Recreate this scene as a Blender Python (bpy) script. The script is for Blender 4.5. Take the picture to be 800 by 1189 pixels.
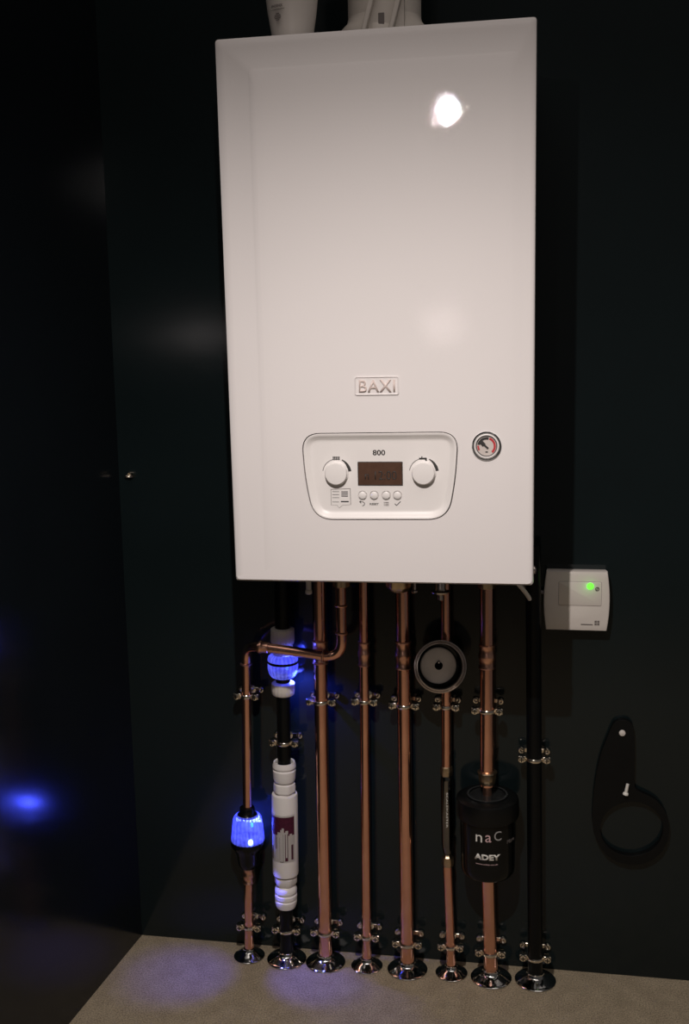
import bpy, bmesh, math, random
from mathutils import Vector, Matrix
random.seed(7)
C = bpy.context.scene.collection
for o in list(bpy.data.objects): bpy.data.objects.remove(o)

# ------------------------------------------------------------------ camera
F_PX = 1250.0
CAM = Vector((0.39894, -1.68090, 1.04947)); YAW, PITCH, ROLL = 0.17398, 0.16290, -0.01597
FW = Vector((-math.sin(YAW)*math.cos(PITCH), math.cos(YAW)*math.cos(PITCH), -math.sin(PITCH)))
RT0 = Vector((math.cos(YAW), math.sin(YAW), 0)); UP0 = RT0.cross(FW)
RT = RT0*math.cos(ROLL) + UP0*math.sin(ROLL); UPV = -RT0*math.sin(ROLL) + UP0*math.cos(ROLL)
cd = bpy.data.cameras.new('camera'); cam = bpy.data.objects.new('camera', cd); C.objects.link(cam)
m = Matrix((RT, UPV, -FW)).transposed().to_4x4(); m.translation = CAM; cam.matrix_world = m
cd.sensor_fit = 'AUTO'; cd.sensor_width = 36.0; cd.lens = 36.0*F_PX/1189.0; cd.clip_start = 0.02
bpy.context.scene.camera = cam

# ------------------------------------------------------------------ world, lights, exposure
w = bpy.data.worlds.new('dark_room'); bpy.context.scene.world = w; w.use_nodes = True
bg = w.node_tree.nodes['Background']; bg.inputs[0].default_value = (0.9, 0.82, 0.78, 1); bg.inputs[1].default_value = 0.06

def spot(name, loc, aim, power, col, size, blend, rad):
    l = bpy.data.lights.new(name, 'SPOT'); l.energy = power; l.color = col; l.spot_size = math.radians(size)
    l.spot_blend = blend; l.shadow_soft_size = rad
    o = bpy.data.objects.new(name, l); C.objects.link(o); o.location = loc
    o.rotation_euler = (Vector(aim)-Vector(loc)).to_track_quat('-Z', 'Y').to_euler(); return o
spot('downlight', (0.235, -1.05, 1.46), (0.235, -0.85, 0), 42, (1, .91, .865), 172, 1.0, .006)
def area(name, loc, aim, power, col, sx, sy):
    l = bpy.data.lights.new(name, 'AREA'); l.shape = 'RECTANGLE'; l.size = sx; l.size_y = sy; l.energy = power; l.color = col
    o = bpy.data.objects.new(name, l); C.objects.link(o); o.location = loc
    o.rotation_euler = (Vector(aim)-Vector(loc)).to_track_quat('-Z', 'Y').to_euler(); return o
area('room_light', (0.02, -3.6, 1.06), (.2, 0, .7), .60, (1, .88, .86), .07, .07)
area('overhead_fill', (0.5, -1.3, 2.6), (.5, -1.2, 0), 8.5, (1, .89, .83), 2.0, 1.6)  # added fill, no such lamp known: large soft overhead source evening out the boiler front

vs = bpy.context.scene.view_settings
vs.view_transform = 'Standard'; vs.look = 'None'; vs.gamma = 1; vs.exposure = 0.03; vs.use_curve_mapping = False

# ------------------------------------------------------------------ helpers
def at(x, y, Y=0.0):            # point of the plane Y = const seen at photo pixel (x, y)
    d = FW + RT*((x-400)/F_PX) - UPV*((y-594.5)/F_PX)
    return CAM + d*((Y-CAM.y)/d.y)

def mat(name, col, rough=.5, metal=0, noise=0, nscale=40, bump=0, bscale=200, coat=0, ior=1.5, emis=None, estr=0, spec=.5, aniso=0):
    M = bpy.data.materials.new(name); M.use_nodes = True; n = M.node_tree.nodes; l = M.node_tree.links
    b = n['Principled BSDF']; b.inputs['Base Color'].default_value = (*col, 1)
    b.inputs['Roughness'].default_value = rough; b.inputs['Metallic'].default_value = metal
    b.inputs['IOR'].default_value = ior; b.inputs['Coat Weight'].default_value = coat; b.inputs['Coat Roughness'].default_value = .06
    b.inputs['Specular IOR Level'].default_value = spec
    if emis: b.inputs['Emission Color'].default_value = (*emis, 1); b.inputs['Emission Strength'].default_value = estr
    tc = n.new('ShaderNodeTexCoord')
    if noise:
        t = n.new('ShaderNodeTexNoise'); t.inputs['Scale'].default_value = nscale; t.inputs['Detail'].default_value = 5
        l.new(tc.outputs['Object'], t.inputs['Vector'])
        r = n.new('ShaderNodeValToRGB')
        r.color_ramp.elements[0].position = .3; r.color_ramp.elements[1].position = .7
        r.color_ramp.elements[0].color = (*[c*(1-noise) for c in col], 1); r.color_ramp.elements[1].color = (*[min(1, c*(1+noise)) for c in col], 1)
        l.new(t.outputs['Fac'], r.inputs['Fac']); l.new(r.outputs['Color'], b.inputs['Base Color'])
    if bump:
        t = n.new('ShaderNodeTexNoise'); t.inputs['Scale'].default_value = bscale; t.inputs['Detail'].default_value = 3
        l.new(tc.outputs['Object'], t.inputs['Vector'])
        u = n.new('ShaderNodeBump'); u.inputs['Strength'].default_value = bump; u.inputs['Distance'].default_value = .001
        l.new(t.outputs['Fac'], u.inputs['Height']); l.new(u.outputs['Normal'], b.inputs['Normal'])
    return M

WHITE = mat('white_enamel', (.78, .745, .735), .015, noise=.015, nscale=3, bump=.06, bscale=420, spec=.16)
PANELW = mat('white_plastic', (.80, .77, .75), .38, noise=.02, nscale=12)
CREAM = mat('cream_plastic', (.70, .65, .60), .42, noise=.03, nscale=20)
FLUEW = mat('flue_white', (.66, .61, .55), .4, noise=.04, nscale=15)
CASE = mat('dark_side_casing', (.012, .013, .014), .35, noise=.2)
BLACK = mat('black_plastic', (.003, .0036, .0038), .16, spec=.3, noise=.2, nscale=30)
MATTB = mat('matt_black_plastic', (.0022, .0026, .0027), .5, spec=.25, noise=.2, nscale=30)
BPIPE = mat('black_pipe', (.003, .0036, .004), .28, spec=.22, noise=.15, nscale=25)
PRINT = mat('dark_print', (.03, .028, .026), .6, noise=.1)
GREYP = mat('grey_print', (.16, .14, .13), .6, noise=.1)
COPPER = mat('copper', (.95, .50, .37), .16, 1, noise=.10, nscale=30, bump=.08, bscale=60)
COPPERF = mat('copper_fitting', (.88, .48, .35), .28, 1, noise=.2, nscale=120, bump=.25, bscale=150)
CHROME = mat('chrome', (.66, .66, .65), .06, 1, noise=.03, nscale=40)
CLIPM = mat('plated_clip', (.86, .78, .66), .16, 1, noise=.1, nscale=120, bump=.1)
BRASS = mat('brass', (.58, .45, .30), .3, 1, noise=.2, nscale=90)
STEEL = mat('brushed_steel', (.62, .55, .51), .26, 1, noise=.08, nscale=60)
PUR = mat('purple_label', (.13, .018, .055), .5, noise=.25, nscale=300)
RED = mat('red_print', (.5, .04, .05), .5, noise=.05)
WPRINT = mat('white_print', (.80, .78, .72), .5, noise=.03)
PINKP = mat('pink_print', (.62, .42, .42), .5, noise=.03)
LCD = mat('brown_lcd', (.085, .045, .030), .12, noise=.12, nscale=120)
GLASSD = mat('gauge_face', (.62, .56, .52), .25, noise=.04)
GREEN = mat('green_led', (.1, .8, .05), .3, emis=(.12, 1, .04), estr=1.6, noise=.05)

def mat_floor():
    M = mat('speckled_floor', (.17, .145, .115), .85); n = M.node_tree.nodes; l = M.node_tree.links; b = n['Principled BSDF']
    tc = n.new('ShaderNodeTexCoord')
    a = n.new('ShaderNodeTexNoise'); a.inputs['Scale'].default_value = 420; a.inputs['Detail'].default_value = 6; a.inputs['Roughness'].default_value = .7
    c = n.new('ShaderNodeTexNoise'); c.inputs['Scale'].default_value = 34; c.inputs['Detail'].default_value = 3
    l.new(tc.outputs['Object'], a.inputs['Vector']); l.new(tc.outputs['Object'], c.inputs['Vector'])
    r = n.new('ShaderNodeValToRGB'); e = r.color_ramp.elements
    e[0].position = .30; e[0].color = (.085, .069, .044, 1); e[1].position = .70; e[1].color = (.52, .43, .295, 1)
    l.new(a.outputs['Fac'], r.inputs['Fac'])
    r2 = n.new('ShaderNodeValToRGB'); e = r2.color_ramp.elements
    e[0].position = .3; e[0].color = (.88, .87, .86, 1); e[1].position = .7; e[1].color = (1.1, 1.1, 1.1, 1)
    l.new(c.outputs['Fac'], r2.inputs['Fac'])
    x = n.new('ShaderNodeMixRGB'); x.blend_type = 'MULTIPLY'; x.inputs[0].default_value = 1
    l.new(r.outputs['Color'], x.inputs[1]); l.new(r2.outputs['Color'], x.inputs[2]); l.new(x.outputs['Color'], b.inputs['Base Color'])
    u = n.new('ShaderNodeBump'); u.inputs['Strength'].default_value = .6; u.inputs['Distance'].default_value = .002
    l.new(a.outputs['Fac'], u.inputs['Height']); l.new(u.outputs['Normal'], b.inputs['Normal'])
    return M
FLOOR = mat_floor()
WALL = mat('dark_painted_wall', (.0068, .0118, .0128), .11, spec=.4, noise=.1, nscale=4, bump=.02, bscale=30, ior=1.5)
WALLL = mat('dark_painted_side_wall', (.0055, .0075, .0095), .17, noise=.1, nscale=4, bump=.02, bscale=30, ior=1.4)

def mat_glow(name, col, strength, transp):
    M = bpy.data.materials.new(name); M.use_nodes = True; n = M.node_tree.nodes; l = M.node_tree.links
    b = n['Principled BSDF']; out = n['Material Output']
    b.inputs['Base Color'].default_value = (.03, .04, .22, 1); b.inputs['Roughness'].default_value = .08
    tc = n.new('ShaderNodeTexCoord'); sp = n.new('ShaderNodeSeparateXYZ'); l.new(tc.outputs['Object'], sp.inputs[0])
    at2 = n.new('ShaderNodeMath'); at2.operation = 'ARCTAN2'; l.new(sp.outputs[1], at2.inputs[0]); l.new(sp.outputs[0], at2.inputs[1])
    mu = n.new('ShaderNodeMath'); mu.operation = 'MULTIPLY'; mu.inputs[1].default_value = 22; l.new(at2.outputs[0], mu.inputs[0])
    si = n.new('ShaderNodeMath'); si.operation = 'SINE'; l.new(mu.outputs[0], si.inputs[0])
    no = n.new('ShaderNodeTexNoise'); no.inputs['Scale'].default_value = 110; l.new(tc.outputs['Object'], no.inputs['Vector'])
    ad = n.new('ShaderNodeMath'); ad.operation = 'MULTIPLY_ADD'; ad.inputs[1].default_value = .13; l.new(si.outputs[0], ad.inputs[0]); l.new(no.outputs['Fac'], ad.inputs[2])
    r = n.new('ShaderNodeValToRGB'); e = r.color_ramp.elements
    e[0].position = .3; e[0].color = (col[0]*.35, col[1]*.35, col[2]*.5, 1); e[1].position = .75; e[1].color = (*col, 1)
    l.new(ad.outputs[0], r.inputs['Fac']); l.new(r.outputs['Color'], b.inputs['Emission Color']); b.inputs['Emission Strength'].default_value = strength
    t = n.new('ShaderNodeBsdfTransparent'); t.inputs[0].default_value = (.55, .6, 1, 1)
    mx = n.new('ShaderNodeMixShader'); mx.inputs[0].default_value = transp
    l.new(b.outputs[0], mx.inputs[1]); l.new(t.outputs[0], mx.inputs[2]); l.new(mx.outputs[0], out.inputs['Surface'])
    return M
GLOW = mat_glow('blue_lit_plastic', (.13, .16, 1.0), 1.15, .35)
GLOW2 = mat_glow('blue_lit_clear_plastic', (.17, .19, 1.0), 1.0, .35)
LEDM = mat('blue_led', (.1, .5, 1), .3, emis=(.10, .55, 1.0), estr=1.1, noise=.05)

def obj(name, bm, m, parent=None, loc=None, smooth=True, bev=0, rot=None):
    bmesh.ops.recalc_face_normals(bm, faces=bm.faces)
    me = bpy.data.meshes.new(name); bm.to_mesh(me); bm.free()
    if smooth:
        for p in me.polygons: p.use_smooth = True
        me.set_sharp_from_angle(angle=math.radians(38))
    me.materials.append(m)
    o = bpy.data.objects.new(name, me); C.objects.link(o)
    if parent: o.parent = parent
    if loc is not None: o.location = loc
    if rot is not None: o.rotation_euler = rot
    if bev:
        b = o.modifiers.new('bevel', 'BEVEL'); b.width = bev; b.segments = 3; b.limit_method = 'ANGLE'; b.angle_limit = math.radians(40)
    return o
def tag(o, label, cat, group=None):
    o['label'] = label; o['category'] = cat
    if group: o['group'] = group
    return o
def thing(name, label, cat, loc=(0, 0, 0), group=None, rot=(0, 0, 0)):
    o = bpy.data.objects.new(name, None); o.empty_display_size = .02; C.objects.link(o); o.location = loc; o.rotation_euler = rot
    return tag(o, label, cat, group)
def structure(name, bm, m):
    o = obj(name, bm, m, smooth=False); o['kind'] = 'structure'; return o

def box(bm, a, b):
    a = Vector(a); b = Vector(b); v = [bm.verts.new((x, y, z)) for x in (a.x, b.x) for y in (a.y, b.y) for z in (a.z, b.z)]
    for f in ((0, 1, 3, 2), (4, 6, 7, 5), (0, 4, 5, 1), (2, 3, 7, 6), (0, 2, 6, 4), (1, 5, 7, 3)): bm.faces.new([v[i] for i in f])
    return bm
def frame_of(d):
    d = d.normalized(); u = d.cross(Vector((0, 1, 0)) if abs(d.y) < .9 else Vector((1, 0, 0))).normalized(); return u, d.cross(u)
def lathe(bm, prof, o=(0, 0, 0), axis=(0, 0, 1), n=40, capped=True, squash=None):
    o = Vector(o); a = Vector(axis).normalized(); u, v = frame_of(a); rings = []
    for r, h in prof:
        rings.append([bm.verts.new(o + a*h + (u*math.cos(2*math.pi*i/n) + v*math.sin(2*math.pi*i/n))*max(r, 1e-5)*(1 if not squash else squash(i, n))) for i in range(n)])
    for A, B in zip(rings, rings[1:]):
        for i in range(n): bm.faces.new((A[i], A[(i+1) % n], B[(i+1) % n], B[i]))
    if capped: bm.faces.new(rings[0][::-1]); bm.faces.new(rings[-1])
    return bm
def sweep(bm, pts, r, n=24, cap=True):
    pts = [Vector(p) for p in pts]; rings = []; u = None
    for i, p in enumerate(pts):
        d = (pts[min(i+1, len(pts)-1)] - pts[max(i-1, 0)]).normalized()
        if u is None: u, v = frame_of(d)
        else: u = (u - d*u.dot(d)).normalized(); v = d.cross(u)
        rings.append([bm.verts.new(p + (u*math.cos(2*math.pi*k/n)+v*math.sin(2*math.pi*k/n))*r) for k in range(n)])
    for A, B in zip(rings, rings[1:]):
        for k in range(n): bm.faces.new((A[k], A[(k+1) % n], B[(k+1) % n], B[k]))
    if cap: bm.faces.new(rings[0][::-1]); bm.faces.new(rings[-1])
    return bm
def bend(pts, R, n=8):          # round the corners of a polyline
    pts = [Vector(p) for p in pts]; out = [pts[0]]
    for a, b, c in zip(pts, pts[1:], pts[2:]):
        r = min(R, (b-a).length*.48, (c-b).length*.48); s = b+(a-b).normalized()*r; e = b+(c-b).normalized()*r
        for i in range(n+1):
            t = i/n; out.append(s*(1-t)**2 + b*2*t*(1-t) + e*t*t)
    return out+[pts[-1]]
def roundpoly(pts, rad, n=7):
    out = []; N = len(pts)
    for i in range(N):
        a, b, c = Vector(pts[i-1]), Vector(pts[i]), Vector(pts[(i+1) % N]); R = rad[i] if isinstance(rad, (list, tuple)) else rad
        r = min(R, (b-a).length*.49, (c-b).length*.49); s = b+(a-b).normalized()*r; e = b+(c-b).normalized()*r
        for k in range(n+1):
            t = k/n; out.append(s*(1-t)**2 + b*2*t*(1-t) + e*t*t)
    return out
def inset(loop, d):
    N = len(loop); out = []; cen = sum(loop, Vector((0, 0)))/N
    for i in range(N):
        t = (loop[(i+1) % N]-loop[i-1]).normalized(); nrm = Vector((-t.y, t.x))
        if nrm.dot(cen-loop[i]) < 0: nrm = -nrm
        out.append(loop[i]+nrm*d)
    return out
def stack(bm, loops, cap0=False, cap1=True):   # loops: list of (2-D loop in x/z, y)
    rings = [[bm.verts.new((p.x, y, p.y)) for p in L] for L, y in loops]
    for A, B in zip(rings, rings[1:]):
        for i in range(len(A)): bm.faces.new((A[i], A[(i+1) % len(A)], B[(i+1) % len(A)], B[i]))
    if cap0: bm.faces.new(rings[0])
    if cap1: bm.faces.new(rings[-1])
    return rings
def rect(x0, z0, x1, z1): return [Vector((x0, z0)), Vector((x1, z0)), Vector((x1, z1)), Vector((x0, z1))]

def textbm(body, height, width=None, bold=0, spacing=1.0, depth=.00025):
    cu = bpy.data.curves.new('t', 'FONT'); cu.body = body; cu.align_x = 'CENTER'; cu.align_y = 'CENTER'; cu.size = 1
    cu.offset = bold; cu.space_character = spacing; cu.resolution_u = 4; cu.extrude = 0
    o = bpy.data.objects.new('t', cu); C.objects.link(o)
    dg = bpy.context.evaluated_depsgraph_get(); me = bpy.data.meshes.new_from_object(o.evaluated_get(dg))
    bpy.data.objects.remove(o); bpy.data.curves.remove(cu)
    bm = bmesh.new(); bm.from_mesh(me); bpy.data.meshes.remove(me)
    xs = [v.co.x for v in bm.verts]; ys = [v.co.y for v in bm.verts]
    cx, cy = (min(xs)+max(xs))/2, (min(ys)+max(ys))/2; sy = height/(max(ys)-min(ys)); sx = (width/(max(xs)-min(xs))) if width else sy
    for v in bm.verts: v.co = Vector(((v.co.x-cx)*sx, 0, (v.co.y-cy)*sy))
    r = bmesh.ops.extrude_face_region(bm, geom=bm.faces[:])
    for g in r['geom']:
        if isinstance(g, bmesh.types.BMVert): g.co.y -= depth
    return bm
def arc(bm, c, r0, r1, a0, a1, y0, y1, n=24):
    v = []
    for i in range(n+1):
        a = math.radians(a0+(a1-a0)*i/n); w0 = r0 if not callable(r0) else r0(i/n)
        s, k = math.sin(a), math.cos(a)
        v.append([bm.verts.new((c[0]+R*s, y, c[1]+R*k)) for R in (w0, r1) for y in (y0, y1)])
    for A, B in zip(v, v[1:]):
        for i, j in ((0, 1), (1, 3), (3, 2), (2, 0)): bm.faces.new((A[i], A[j], B[j], B[i]))
    bm.faces.new([v[0][i] for i in (0, 1, 3, 2)]); bm.faces.new([v[-1][i] for i in (0, 2, 3, 1)])
    return bm
def bar(bm, p, q, wdt, y0, y1):       # straight printed stroke in the x/z plane
    p = Vector(p); q = Vector(q); t = (q-p).normalized(); nn = Vector((-t.y, t.x))*wdt/2
    stack(bm, [([p-nn, q-nn, q+nn, p+nn], y0), ([p-nn, q-nn, q+nn, p+nn], y1)], True, True); return bm

# ------------------------------------------------------------------ setting
bm = bmesh.new(); box(bm, (-.32, 0, -.02), (1.6, .1, 2.4)); structure('wall_back', bm, WALL)
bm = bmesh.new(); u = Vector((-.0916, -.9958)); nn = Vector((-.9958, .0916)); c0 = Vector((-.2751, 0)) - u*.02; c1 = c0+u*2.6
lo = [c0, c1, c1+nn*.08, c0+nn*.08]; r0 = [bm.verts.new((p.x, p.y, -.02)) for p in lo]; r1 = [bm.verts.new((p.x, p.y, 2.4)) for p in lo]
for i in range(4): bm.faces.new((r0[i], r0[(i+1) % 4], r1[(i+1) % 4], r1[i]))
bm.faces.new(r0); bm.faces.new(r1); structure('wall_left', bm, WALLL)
bm = bmesh.new(); box(bm, (-1.0, -3.4, -.05), (1.6, .05, 0)); structure('floor', bm, FLOOR)

# ------------------------------------------------------------------ boiler
W2, BH = .20047, .70
Rb = Matrix.Rotation(.00176, 4, 'Z') @ Matrix.Rotation(-.00671, 4, 'Y') @ Matrix.Rotation(.00452, 4, 'X')
piv = Vector((W2, -.29, .72183+.35)); base = piv + (Rb @ Vector((0, 0, -.35)))
MB = Matrix.Translation(base) @ Rb; MBi = MB.inverted()
def fp(x, y, yl=0.0):           # photo pixel -> boiler-local (x, z) on the plane y = yl
    d = FW + RT*((x-400)/F_PX) - UPV*((y-594.5)/F_PX); o = MBi @ CAM; dl = MBi.to_3x3() @ d
    p = o + dl*((yl-o.y)/dl.y); return Vector((p.x, p.z))
boiler = thing('boiler', 'large white wall-hung combi boiler above the row of pipes', 'boiler', base)
boiler.rotation_euler = Rb.to_euler()
bm = bmesh.new(); box(bm, (-W2+.003, .022, .004), (W2-.003, .284, BH-.003)); obj('casing', bm, CASE, boiler, bev=.004)
# front cover with a raised centre and a hole for the control panel
FY = -.0060
bm = bmesh.new()
def rl(l, r, t, b, rad): return roundpoly(rect(-W2+l, b, W2-r, BH-t), rad, 6)
seq = [((0, 0, 0, 0), .045, .005), ((0, 0, 0, 0), .003, .005), ((.0008, .0008, .0008, .0008), .0008, .005), ((.003, .003, .003, .003), -.0002, .005),
       ((.012, .007, .012, .005), -.0008, .006), ((.0425, .018, .038, .008), -.0030, .007), ((.0435, .020, .040, .009), -.0034, .008),
       ((.0470, .026, .048, .010), -.0050, .009), ((.052, .032, .062, .012), -.0058, .010), ((.062, .040, .080, .016), FY, .012), ((.0635, .0415, .0815, .0175), FY, .012)]
rings = stack(bm, [(rl(*s, rad), y) for s, y, rad in seq], False, False)
for Rg, (s_, y_, rad_) in zip(rings[2:], seq[2:]):      # the sunk frame runs out towards the bottom edge
    for v in Rg:
        t_ = max(0, min(1, (v.co.z-.02)/.16)); t_ = t_*t_*(3-2*t_); v.co.y = y_*t_+min(y_, FY if s_[0] > .002 else FY*.6)*(1-t_)
po = [fp(350, 512, FY), fp(356, 503, FY), fp(526, 502, FY), fp(532.5, 512, FY), fp(529, 560, FY), fp(517, 604, FY), fp(368, 604, FY), fp(356, 560, FY)]
po = [fp(349, 503, FY), fp(533, 501, FY), fp(529.5, 555, FY), fp(521, 604, FY), fp(364, 604, FY), fp(354, 557, FY)]
hole = roundpoly(po, [.026, .026, .02, .030, .030, .02], 9)
h0 = [bm.verts.new((p.x, FY, p.y)) for p in hole]; h1 = [bm.verts.new((p.x, FY+.008, p.y)) for p in hole]
N = len(h0); he = []
for i in range(N):
    bm.faces.new((h0[i], h0[(i+1) % N], h1[(i+1) % N], h1[i])); he.append(bm.edges.get((h0[i], h0[(i+1) % N])))
oe = [bm.edges.get((rings[-1][i], rings[-1][(i+1) % len(rings[-1])])) for i in range(len(rings[-1]))]
bmesh.ops.triangle_fill(bm, edges=he+oe, use_beauty=True)
bm.faces.ensure_lookup_table()
cov = obj('front_cover', bm, WHITE, boiler)
# control panel
bm = bmesh.new()
L = [(inset(hole, .0012), FY+.008), (inset(hole, .0012), FY+.0008), (inset(hole, .0017), FY-.0001), (inset(hole, .0038), FY+.0001), (inset(hole, .0050), FY+.0010),
     (inset(hole, .0092), FY+.0044), (inset(hole, .0108), FY+.0050), (inset(hole, .013), FY+.0050)]
stack(bm, L, False, True); cp = obj('control_panel', bm, PANELW, boiler)
PY = FY+.0050
def P(x, y): return fp(x, y, PY)
def prt(name, bm, m, parent=None, **k): return obj(name, bm, m, parent or cp, smooth=False, **k)
def place(bm, x, y, yl): 
    q = fp(x, y, yl)
    for v in bm.verts: v.co += Vector((q.x, yl, q.y))
    return bm
prt('model_number', place(textbm('800', .0072, .0165, bold=.02), 440, 525.5, PY), PRINT)
# display
a, b = P(416, 537), P(467, 563)
bm = bmesh.new(); stack(bm, [(roundpoly(rect(a.x-.001, b.y-.001, b.x+.001, a.y+.001), .001, 3), PY+.001), (roundpoly(rect(a.x-.001, b.y-.001, b.x+.001, a.y+.001), .001, 3), PY-.0005)]); 
disp = obj('display', bm, PRINT, cp)
bm = bmesh.new(); stack(bm, [(rect(a.x, b.y, b.x, a.y), PY-.0004), (rect(a.x+.0002, b.y+.0002, b.x-.0002, a.y-.0002), PY-.0009)]); obj('screen', bm, LCD, disp, smooth=False)
prt('screen_digits', place(textbm('n 12:00', .0115, .042, bold=-.005), 442, 552, PY-.0009), PRINT, disp)
# knobs, scales
def knob(x, y):
    c = P(x, y); bm = bmesh.new()
    lathe(bm, [(.0160, 0), (.0160, .0018), (.0152, .0026), (.0148, .0028), (.0146, .0072), (.0138, .0083), (.0125, .0085), (.0, .0085)], (c.x, PY, c.y), (0, -1, 0), 48, False)
    obj('dial_knob', bm, PANELW, cp)
    bm = bmesh.new(); arc(bm, c, .0185, .0192, -80, -12, PY, PY-.0002); arc(bm, c, lambda t: .0192-.0034*min(1, t*1.2+.2), .0198, 22, 82, PY, PY-.0002)
    prt('dial_scale', bm, PRINT)
kl = (391, 549.5); kr = (492, 549)
knob(*kl); knob(*kr)
bm = bmesh.new(); c = P(390.5, 532.5)
for i in range(5): box(bm, (c.x-.0045+i*.0019, PY-.0002, c.y-.002), (c.x-.0033+i*.0019, PY, c.y+.0028))
box(bm, (c.x-.005, PY-.0002, c.y-.0012), (c.x+.005, PY, c.y-.0006)); box(bm, (c.x-.005, PY-.0002, c.y+.0014), (c.x+.005, PY, c.y+.002)); prt('radiator_symbol', bm, PRINT)
bm = bmesh.new(); c = P(491, 532.5)
box(bm, (c.x-.005, PY-.0002, c.y-.0012), (c.x+.004, PY, c.y+.0012)); box(bm, (c.x-.002, PY-.0002, c.y), (c.x-.0006, PY, c.y+.003)); box(bm, (c.x+.003, PY-.0002, c.y-.0034), (c.x+.0052, PY, c.y+.001))
prt('tap_symbol', bm, PRINT)
for i, bx in enumerate((421, 434.5, 448.5, 461.5)):
    c = P(bx, 575); bm = bmesh.new()
    lathe(bm, [(.0058, .001), (.0058, -.0001), (.0052, -.0001), (.0050, .001), (.0048, .0018), (.0040, .0023), (0, .0024)], (c.x, PY, c.y), (0, -1, 0), 32, False)
    bt = obj('button', bm, PANELW, cp)
    bm = bmesh.new(); arc(bm, c, .0057, .0060, 0, 359.9, PY, PY-.00025, 40); prt('button_outline', bm, GREYP, bt)
c = P(421, 585); bm = bmesh.new(); arc(bm, c, .0022, .0030, 0, 190, PY, PY-.0002); bar(bm, (c.x, c.y+.0026), (c.x-.004, c.y+.0026), .0008, PY, PY-.0002)
bar(bm, (c.x-.004, c.y+.0026), (c.x-.002, c.y+.0044), .0008, PY, PY-.0002); bar(bm, (c.x-.004, c.y+.0026), (c.x-.002, c.y+.0008), .0008, PY, PY-.0002); prt('back_symbol', bm, PRINT)
prt('reset_print', place(textbm('RESET', .0026, .0120, bold=.02), 434.5, 585.3, PY), PRINT)
c = P(448.5, 585); bm = bmesh.new()
for k in range(3): box(bm, (c.x-.0014, PY-.0002, c.y-.0025+k*.002), (c.x+.0034, PY, c.y-.0016+k*.002)); box(bm, (c.x-.0032, PY-.0002, c.y-.0025+k*.002), (c.x-.0021, PY, c.y-.0016+k*.002))
prt('menu_symbol', bm, GREYP)
c = P(461.5, 585); bm = bmesh.new(); bar(bm, (c.x-.0035, c.y), (c.x-.0012, c.y-.0022), .0010, PY, PY-.0002); bar(bm, (c.x-.0012, c.y-.0022), (c.x+.0042, c.y+.0032), .0010, PY, PY-.0002); prt('tick_symbol', bm, PRINT)
# info sticker with a tail
q = [P(384, 568), P(407, 567), P(407.5, 586), P(398, 586.5), P(394, 590), P(391, 586.5), P(384.5, 586.5)]
bm = bmesh.new(); stack(bm, [(q, PY), (q, PY-.0003)]); st = prt('info_sticker', bm, GREYP)
cq = sum(q, Vector((0, 0)))/7; q2 = [cq+(p-cq)*.955 for p in q]; bm = bmesh.new(); stack(bm, [(q2, PY-.0003), (q2, PY-.0005)]); prt('sticker_face', bm, PANELW, st)
bm = bmesh.new()
for yy in (571, 574.5, 578, 583): p0 = P(386, yy); box(bm, (p0.x, PY-.0007, p0.y), (p0.x+.009, PY-.0004, p0.y+.0006))
p0 = P(396.5, 576.5); 
for k in range(3): box(bm, (p0.x, PY-.0007, p0.y+k*.0028), (p0.x+.0088, PY-.0004, p0.y+.0013+k*.0028))
p0 = P(396, 583); box(bm, (p0.x, PY-.0007, p0.y), (p0.x+.0105, PY-.0004, p0.y+.0016)); prt('sticker_print', bm, PRINT, st)
# embossed badge
a, b = fp(411.5, 437.5, FY), fp(463.5, 458.5, FY); bm = bmesh.new(); Lp = roundpoly(rect(a.x, b.y, b.x, a.y), .0034, 4)
stack(bm, [(Lp, FY+.0003), (Lp, FY-.0012), (inset(Lp, .0005), FY-.0016), (inset(Lp, .0010), FY-.0016), (inset(Lp, .0019), FY-.0002)]); bd = obj('badge', bm, WHITE, boiler, smooth=False)
bm = place(textbm('BAXI', .0155, .0470, bold=.006, spacing=1.12, depth=.0018), 437.8, 448, FY-.0001); obj('badge_lettering', bm, mat('badge_lettering', (.70, .585, .54), .3, noise=.02), bd, smooth=False)
# pressure gauge
c = fp(565, 518, FY); bm = bmesh.new()
lathe(bm, [(.0188, -.001), (.0188, .0014), (.0180, .0022), (.0168, .0022), (.0160, .0010), (.0158, -.001)], (c.x, FY, c.y), (0, -1, 0), 64, False)
pg = obj('pressure_gauge', bm, CHROME, boiler)
bm = bmesh.new(); lathe(bm, [(.0158, -.001), (.0158, .0018), (.0150, .0024), (.0142, .0024), (.0134, .0006)], (c.x, FY, c.y), (0, -1, 0), 64, False); obj('bezel', bm, PANELW, pg)
bm = bmesh.new(); lathe(bm, [(.0136, -.0002), (.0136, .0007), (0, .0007)], (c.x, FY, c.y), (0, -1, 0), 48, False); obj('dial_face', bm, GLASSD, pg)
bm = bmesh.new(); arc(bm, c, .0124, .0134, 0, 359.9, FY-.0006, FY-.0010, 60); arc(bm, c, .0085, .0118, -80, 15, FY-.0006, FY-.0010); bar(bm, (c.x+.002, c.y-.003), (c.x-.0085, c.y+.0065), .0024, FY-.0006, FY-.0016)
bar(bm, (c.x-.003, c.y+.001), (c.x-.0075, c.y+.006), .0050, FY-.0006, FY-.0013); bar(bm, (c.x-.0016, c.y-.0075), (c.x+.0016, c.y-.0075), .0016, FY-.0006, FY-.0010)
obj('needle', bm, PRINT, pg, smooth=False)
bm = bmesh.new(); arc(bm, c, .0090, .0118, 20, 138, FY-.0006, FY-.0011); arc(bm, c, .0095, .0118, -118, -86, FY-.0006, FY-.0011); obj('red_scale', bm, RED, pg, smooth=False)
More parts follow.
